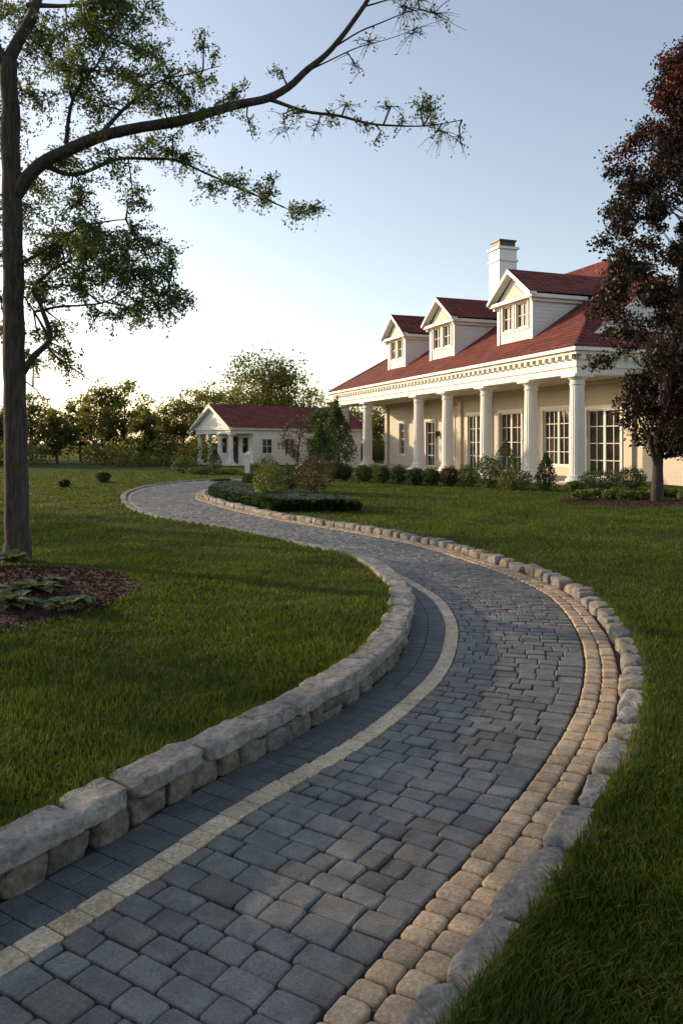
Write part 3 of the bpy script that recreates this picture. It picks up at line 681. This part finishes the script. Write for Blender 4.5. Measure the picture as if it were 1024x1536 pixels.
e=empty('purple_leaf_tree'); x0,y0=8.3,20.2; mbp=MB(); P1=[];P2=[]
tr=[Vector((x0,y0,0.0)),Vector((x0+0.02,y0,0.9)),Vector((x0+0.05,y0,1.8)),Vector((x0+0.25,y0,3)),Vector((x0+0.55,y0,5)),Vector((x0+0.8,y0,8)),Vector((x0+0.95,y0,11))]
mbp.tube(tr,[0.17,0.13,0.12,0.11,0.09,0.06,0.02],10)
for k in range(4):
    mbp.tube([Vector((x0,y0,0.9)),Vector((x0+random.uniform(-.3,.3),y0+random.uniform(-.2,.2),1.6)),Vector((x0+random.uniform(-.7,.7),y0+random.uniform(-.6,.6),2.4))],[0.06,0.045,0.03],6)
prof=[(1.4,0.9),(2.2,1.8),(3.5,2.35),(5.5,2.4),(6.8,2.6),(8,2.3),(9.2,2.05),(10.2,1.6),(11.2,1.1),(12.2,0.5)]
zs_=[p[0] for p in prof];rs_=[p[1] for p in prof]
for c in range(520):
    z=random.uniform(1.45,12.0); R=np.interp(z,zs_,rs_)*random.uniform(0.8,1.12)
    if random.random()<0.65: q=random.uniform(0.55,1)
    else: q=random.uniform(0,0.7)
    a=random.uniform(0,6.283)
    ax_=x0+0.72+0.03*z; cc=Vector((ax_+R*q*math.cos(a),y0+R*q*math.sin(a),z))
    if c%4==0:
        st=Vector((x0+0.09*z*0.9,y0,max(1.2,z-1.3))); mid=st.lerp(cc,0.5)+Vector((random.uniform(-.15,.15),random.uniform(-.15,.15),-0.1)); mbp.tube([st,mid,cc],[0.025,0.015,0.005],4)
    n=random.randint(130,300); kk=random.uniform(0.22,0.5); g_=unit(rng.normal(size=(n,3)))*(rng.uniform(0,1,(n,1))**0.5)*kk+rng.normal(size=(n,3))*0.07
    g_[:,2]*=0.75
    (P2 if random.random()<(0.7 if z>9 else 0.05) else P1).append(g_+np.array(cc))
mbp.obj('trunk_and_limbs',[M_barkd],e,True); leaves('dark_foliage',np.vstack(P1),0.10,M_leafR,e,0.65); leaves('red_foliage',np.vstack(P2),0.10,M_leafRed,e,0.65)

# ---- foreground honey locust, left
e=empty('honey_locust_tree'); TY=9.7; br=MB(); skel=[]
def limb(pl,r0,r1,n=8,sub=6,wob=0.03):
    P=crom3([bp(a,b,TY+d) for (a,b,d) in pl],sub); K=len(P)
    P=[p+Vector((mnoise.noise(p*2.3),0,mnoise.noise(p*2.3+Vector((9,0,0)))))*wob for p in P]
    rr=[(r0+(r1-r0)*(i/(K-1))**0.85)*(1+0.08*mnoise.noise(P[i]*5)) for i in range(K)]
    br.tube(P,rr,n); 
    for p,r in zip(P,rr): skel.append((p,r))
    return P
def crom3(P,n):
    P=[2*P[0]-P[1]]+P+[2*P[-1]-P[-2]]; out=[]
    for i in range(1,len(P)-2):
        for k in range(n):
            t=k/n; p0,p1,p2,p3=P[i-1:i+3]
            out.append(0.5*((2*p1)+(p2-p0)*t+(2*p0-5*p1+4*p2-p3)*t*t+(3*p1-p0-3*p2+p3)*t**3))
    out.append(P[-2]); return out
limb([(27,860,0),(24,760,0),(23,600,0),(20,450,0),(20,320,0),(16,200,0),(14,90,0)],0.16,0.105,14)
br.tube([bp(27,866,TY),bp(26,843,TY),bp(25,815,TY)],[0.24,0.185,0.155],14)
limb([(14,90,0),(45,30,0.1),(75,-40,0.2),(110,-140,0.4)],0.085,0.03)
limb([(15,110,0),(-10,60,-.1),(-50,-20,-.3),(-90,-120,-.5)],0.075,0.03)
limb([(40,10,.1),(100,8,0.3),(160,2,0.5),(230,-12,.7)],0.035,0.01)
main=limb([(20,300,0),(60,250,-.1),(150,205,-.2),(270,180,-.3),(340,163,-.3),(405,148,-.3),(455,110,-.3),(500,72,-.4),(545,10,-.5),(575,-50,-.6)],0.09,0.02,10)
limb([(405,150,-.3),(455,165,-.3),(540,181,-.4),(610,188,-.5),(690,180,-.6)],0.028,0.005,7)
limb([(62,250,-.1),(110,262,.2),(180,240,.5),(260,240,.6),(330,270,.5),(400,300,.4),(450,320,.3)],0.035,0.005,7)
limb([(150,205,-.2),(200,150,0.2),(250,120,.4),(330,100,.6)],0.03,0.006,6)
limb([(100,228,-.1),(110,150,-.4),(150,90,-.6),(180,20,-.8)],0.03,0.006,6)
limb([(24,575,0),(50,535,0),(75,505,0),(62,460,.1),(50,430,.2),(90,400,.3),(150,380,.4),(215,370,.5)],0.05,0.006,8)
limb([(75,505,0),(60,480,-.1),(40,450,-.2)],0.025,0.008,6)
limb([(52,470,.1),(100,460,.1),(150,455,-.1),(200,430,-.2),(250,440,-.3)],0.02,0.004,6)
limb([(21,400,0),(60,380,-.2),(120,340,-.4),(190,330,-.6)],0.03,0.006,6)
limb([(22,480,0),(-10,430,0),(-60,380,0.2)],0.03,0.006,6)
limb([(25,560,0),(60,590,.2),(70,640,.3)],0.012,0.003,5)
limb([(500,72,-.4),(560,40,-.4),(630,15,-.4),(700,45,-.4)],0.013,0.002,5)
limb([(545,10,-.5),(600,-5,-.4),(670,-20,-.3)],0.012,0.003,5)
limb([(455,110,-.3),(520,80,-.3),(580,60,-.3),(660,30,-.3)],0.012,0.002,5)
SK=np.array([tuple(p) for p,r in skel])
PL=[]
def blob(px,py,rp,dens=1.0,leafy=1.0,dy=None):
    if dy is None: dy=random.uniform(-0.9,0.9) if px>95 else random.uniform(0.25,1.3)
    Y=TY+dy; c=bp(px,py,Y); r=rp*Y/F
    j=int(np.argmin(((SK-np.array(c))**2).sum(1))); a=Vector(SK[j]); m=a.lerp(c,0.5)+Vector((random.uniform(-.1,.1),random.uniform(-.1,.1),random.uniform(0,0.12)))
    br.tube([a,m,c],[0.013,0.009,0.005],5)
    nt=int(16*dens*(rp/45)**1.2)+3
    for k in range(nt):
        t=random.random(); st=(m.lerp(c,t))
        d=Vector(rng.normal(size=3)); d.normalize(); d.z=d.z*0.7-0.12; L=r*random.uniform(0.45,1.3)
        p1=st+d*L*0.55; p2=st+d*L+Vector((0,0,-0.12*L))
        br.tube([st,p1,p2],[0.005,0.0035,0.0015],3)
        nl=int(30*leafy*L/0.4)+2
        for q in range(nl):
            u=random.uniform(0.15,1.05); b_=st.lerp(p1,u*2) if u<0.5 else p1.lerp(p2,(u-0.5)*2)
            PL.append(tuple(b_+Vector(rng.normal(size=3))*0.032))
BL=[(60,60,60),(120,30,60),(180,40,50),(230,15,40),(120,105,55),(190,110,55),(250,115,45),(310,120,38),(350,135,32),(60,150,50),(150,165,45),(220,215,50),(280,240,45),(340,270,36),(400,290,28),(440,315,20),(100,220,50),(170,250,45),(60,290,45),(130,300,40),(90,350,50),(150,350,50),(210,360,45),(240,395,38),(180,420,48),(110,430,50),(230,450,38),(150,475,32),(255,480,22),(60,400,40),(80,500,30),(100,530,25),(120,560,20),(10,100,50),(0,200,50),(-40,100,60),(-40,300,60),(-60,200,60),(0,380,45),(0,30,60),(300,50,25),(310,285,26),(60,540,20),(200,300,30),(300,190,25),(20,250,40),(180,0,50),(110,-30,60),(50,-40,60),(250,160,30),(270,440,25),(200,480,25),(150,60,55),(210,70,50),(90,110,50),(40,320,45),(130,390,50),(190,390,45),(60,450,40),(10,500,35),(230,140,45),(280,150,36)]
LOW=[b_ for b_ in BL if b_[1]>290 and 0<b_[0]<280]
for b_ in BL: blob(*b_,dens=1.2,leafy=1.2)
for b_ in BL[::2]: blob(b_[0]+random.uniform(-35,35),b_[1]+random.uniform(-35,35),b_[2]*0.7,1.0,1.2)
for b_ in LOW: blob(b_[0]+random.uniform(-22,22),b_[1]+random.uniform(-22,22),b_[2]*0.9,1.2,1.3)
for b_ in [(440,170,20),(500,178,16),(550,190,15),(600,195,14),(635,150,28),(640,150,24),(650,185,16),(420,105,14),(470,315,22),(350,300,20),(380,210,16),(560,215,10),(445,325,20),(390,300,24)]: blob(*b_,dens=1.4,leafy=0.85,dy=-0.4)
for b_ in [(600,10,45),(650,20,45),(670,200,34),(690,215,26),(480,310,26),(560,60,30),(520,160,28),(580,165,26),(430,200,26),(270,470,25),(620,50,30),(470,200,24),(630,0,40),(540,110,22)]: blob(*b_,dens=1.5,leafy=0.04,dy=-0.4)
br.obj('trunk_and_limbs',[M_bark],e,True); leaves('foliage',np.array(PL),0.048,M_leafL,e,0.5,0.4)

# ---- shrubs
def shrub(name,x,y,r,h,mat,leaf=0.05,n=1500,z=None,shape='round'):
    z=float(gz(x,y)) if z is None else z
    e=empty(name,(x,y,z)); m=MB()
    for k in range(7):
        a=random.uniform(0,6.283); m.tube([(0,0,-0.02),(r*0.3*math.cos(a),r*0.3*math.sin(a),h*0.35),(r*0.6*math.cos(a),r*0.6*math.sin(a),h*0.75)],[0.02,0.014,0.005],4)
    m.obj('stems',[M_bark],e)
    d=unit(rng.normal(size=(n,3))); q=rng.uniform(0.35,1,(n,1))**0.45
    lump=np.array([1+0.30*mnoise.noise(Vector(v)*2.2+Vector((x,y,0)))+0.15*mnoise.noise(Vector(v)*5+Vector((x,y,3))) for v in d])[:,None]
    P=d*q*lump
    if shape=='cone': hh=(P[:,2]+1)/2; P[:,0]*=(1.15-hh)*1.2;P[:,1]*=(1.15-hh)*1.2
    P=P*np.array([r,r,h/2])+np.array([0,0,h/2+0.01]); P[:,2]=np.maximum(P[:,2],0.01)
    leaves('foliage',P,leaf,mat,e,0.6); return e
for (px,py,rp,hp_,mt,sh) in [(515,722,12,24,M_leafO,'r'),(545,724,13,24,M_leafB,'r'),(573,726,12,25,M_leafB,'r'),(597,727,12,27,M_leafB,'r'),(622,728,13,25,M_leafB,'r'),(647,729,13,25,M_leafB,'r'),(674,730,14,28,M_leafO,'r'),(701,731,15,32,M_leafY,'r'),(731,734,20,46,M_leafB,'r'),(772,736,23,30,M_leafY,'r'),(818,737,15,56,M_leafB,'c'),(898,737,26,30,M_leafB,'r'),(945,735,22,32,M_leafB,'r'),(757,722,22,58,M_leafB,'c'),(560,716,14,18,M_leafY,'r'),(862,740,14,16,M_leafY,'r')]:
    x,y=gp(px,py); k=y/F; shrub('shrub',x,y,rp*k*1.1,hp_*k*1.05,mt,0.07,2000,None,'cone' if sh=='c' else 'round')
for (px,py,rp,hp_,mt,sh) in [(405,757,26,62,M_leafY,'r'),(470,742,32,58,M_leafO,'r'),(375,738,14,28,M_leafB,'r'),(435,738,20,40,M_leafB,'r'),(400,728,22,42,M_leafO,'r'),(322,709,13,36,M_leafB,'c'),(500,722,14,30,M_leafB,'r'),(97,733,8,12,M_leafO,'r'),(156,725,10,16,M_leafB,'r'),(275,711,18,24,M_leafB,'r'),(340,712,20,10,M_leafY,'r'),(300,712,20,10,M_leafY,'r'),(385,712,16,16,M_leafB,'r'),(330,722,16,7,M_leafY,'r')]:
    x,y=gp(px,py); k=y/F; shrub('shrub',x,y,rp*k,hp_*k,mt,0.07,1900,None,'cone' if sh=='c' else 'round')
M_leafP=leaf_mat('plum_leaf',[(0,(0.03,0.022,0.02)),(0.6,(0.055,0.038,0.032)),(1,(0.07,0.06,0.03))],0.3)
tree('red_bud_tree',-2.0,34,0,3.0,0.9,1.7,1.1,30,55,0.32,0.05,0.09,M_leafP)
shrub('conifer_tree',-0.95,34.5,0.75,2.5,M_leafB,0.10,4500,0,'cone')
shrub('conifer_tree',-0.3,43,1.2,4.0,M_leafB,0.14,5000,0,'cone')
tree('garden_tree',-0.9,48,0,4.6,1.5,2.6,1.7,40,150,0.55,0.08,0.14,M_leafB)
for px in (872,893,915,938,960,984,1008,1030):
    x,y=gp(px,752+random.uniform(-4,2)); shrub('hosta_plant',x,y,0.26,0.28,M_leafY,0.12,260)
def broad(name,x,y,z,R,n,mat):
    m=MB()
    for k in range(n):
        a=random.uniform(0,6.283); L=R*random.uniform(0.6,1.1); w=L*0.24; el=random.uniform(0.5,1.2)
        dx,dy=math.cos(a),math.sin(a); pts=[]
        for i in range(7):
            t=i/6; rr=L*(t*math.cos(el)+0.25*t*t); zz=L*(t*math.sin(el)-0.5*t*t); ww=w*math.sin(math.pi*min(1,max(0.03,(t-0.15)/0.85 if t>0.15 else 0.03)))+0.003
            pts.append(((dx*rr-dy*ww,dy*rr+dx*ww,zz+0.25*ww),(dx*rr,dy*rr,zz),(dx*rr+dy*ww,dy*rr-dx*ww,zz+0.25*ww)))
        vs=[q for p in pts for q in p]; fs=[]
        for i in range(6):
            o=i*3; fs+=[(o,o+1,o+4,o+3),(o+1,o+2,o+5,o+4)]
        m.add(vs,fs)
    m.obj(name,[mat],None,True,loc=(x,y,z))
M_hosta=leaf_mat('hosta_leaf',[(0,(0.05,0.075,0.03)),(0.6,(0.08,0.11,0.04)),(1,(0.12,0.14,0.06))],0.3)
for (px,py,R) in [(60,890,0.24),(15,912,0.30),(105,915,0.22),(35,890,0.2),(20,842,0.30),(-30,900,0.3),(120,908,0.14),(80,878,0.16)]:
    x,y=gp(px,py,0.18); broad('hosta_plant',x,y,float(gz(x,y))+0.04,R,24,M_hosta)
n=110000; x=rng.uniform(-5,1.0,n);y=rng.uniform(16.5,27,n); dr=lookup(DR,x,y); k=(dr>0.26)&(dr<2.0)&(y>17.0+0*x)&(y<26)&(x<0.35+0.05*np.sin(y*7)); x=x[k];y=y[k];n=len(x)
h=rng.uniform(0.22,0.40,n)*np.minimum(1,(lookup(DR,x,y)-0.1)*2.5)*np.clip((0.5-x)*3,0.3,1); a=rng.uniform(0,6.283,n); z=gz(x,y)
B=np.c_[x,y,z];O=np.c_[np.cos(a),np.sin(a),0*a]*0.011; ln=np.c_[np.cos(a+1.5),np.sin(a+1.5),0*a]
Mi=B+ln*(h*0.3)[:,None]+np.c_[0*h,0*h,h*0.8]; Tp=B+ln*(h*0.85)[:,None]+np.c_[0*h,0*h,h*0.75]
V=np.stack([B-O,B+O,Mi+O,Tp,Mi-O],1)
V=V.reshape(-1,3); Fc=np.arange(5*n).reshape(n,5); np_mesh('ornamental_grass',V,Fc,M_lirio)

# ---------------------------------------------------------------- light, sky, camera
SD=Vector((-0.87,0.49,0)); SD.normalize(); EL=math.radians(13)
w=bpy.data.worlds.new('World'); scene.world=w; w.use_nodes=True; nt=w.node_tree; nt.nodes.clear()
o=nt.nodes.new('ShaderNodeOutputWorld'); bg=nt.nodes.new('ShaderNodeBackground'); sk=nt.nodes.new('ShaderNodeTexSky')
sk.sky_type='NISHITA'; sk.sun_disc=False; sk.sun_elevation=EL; sk.sun_rotation=math.atan2(SD.x,SD.y); sk.air_density=1.0; sk.dust_density=1.2; sk.ozone_density=1.5
hs=nt.nodes.new('ShaderNodeHueSaturation'); hs.inputs['Saturation'].default_value=0.80
nt.links.new(sk.outputs[0],hs.inputs['Color'])
mx=nt.nodes.new('ShaderNodeMix'); mx.data_type='RGBA'; mx.blend_type='MULTIPLY'; mx.inputs[0].default_value=1; mx.inputs[7].default_value=(1.07,0.985,0.93,1)
nt.links.new(hs.outputs[0],mx.inputs[6])
bg.inputs[1].default_value=0.28; nt.links.new(mx.outputs[2],bg.inputs[0]); nt.links.new(bg.outputs[0],o.inputs[0])
sun=bpy.data.lights.new('sun','SUN'); sun.energy=4.3; sun.angle=math.radians(0.6); sun.color=(1,0.75,0.47)
so=bpy.data.objects.new('sun',sun); scene.collection.objects.link(so)
d=Vector((SD.x*math.cos(EL),SD.y*math.cos(EL),math.sin(EL))); so.rotation_euler=d.to_track_quat('Z','Y').to_euler()
cam=bpy.data.cameras.new('camera'); co=bpy.data.objects.new('camera',cam); scene.collection.objects.link(co)
co.location=(0,0,CZ); co.rotation_euler=(math.radians(90),0,0)
cam.sensor_fit='VERTICAL'; cam.sensor_height=36; cam.sensor_width=24; cam.lens=F/1536*36; cam.shift_y=-(768-H0)/1536; cam.clip_end=5000; cam.clip_start=0.05
scene.camera=co
scene.view_settings.view_transform='Standard'; scene.view_settings.look='None'; scene.view_settings.exposure=0
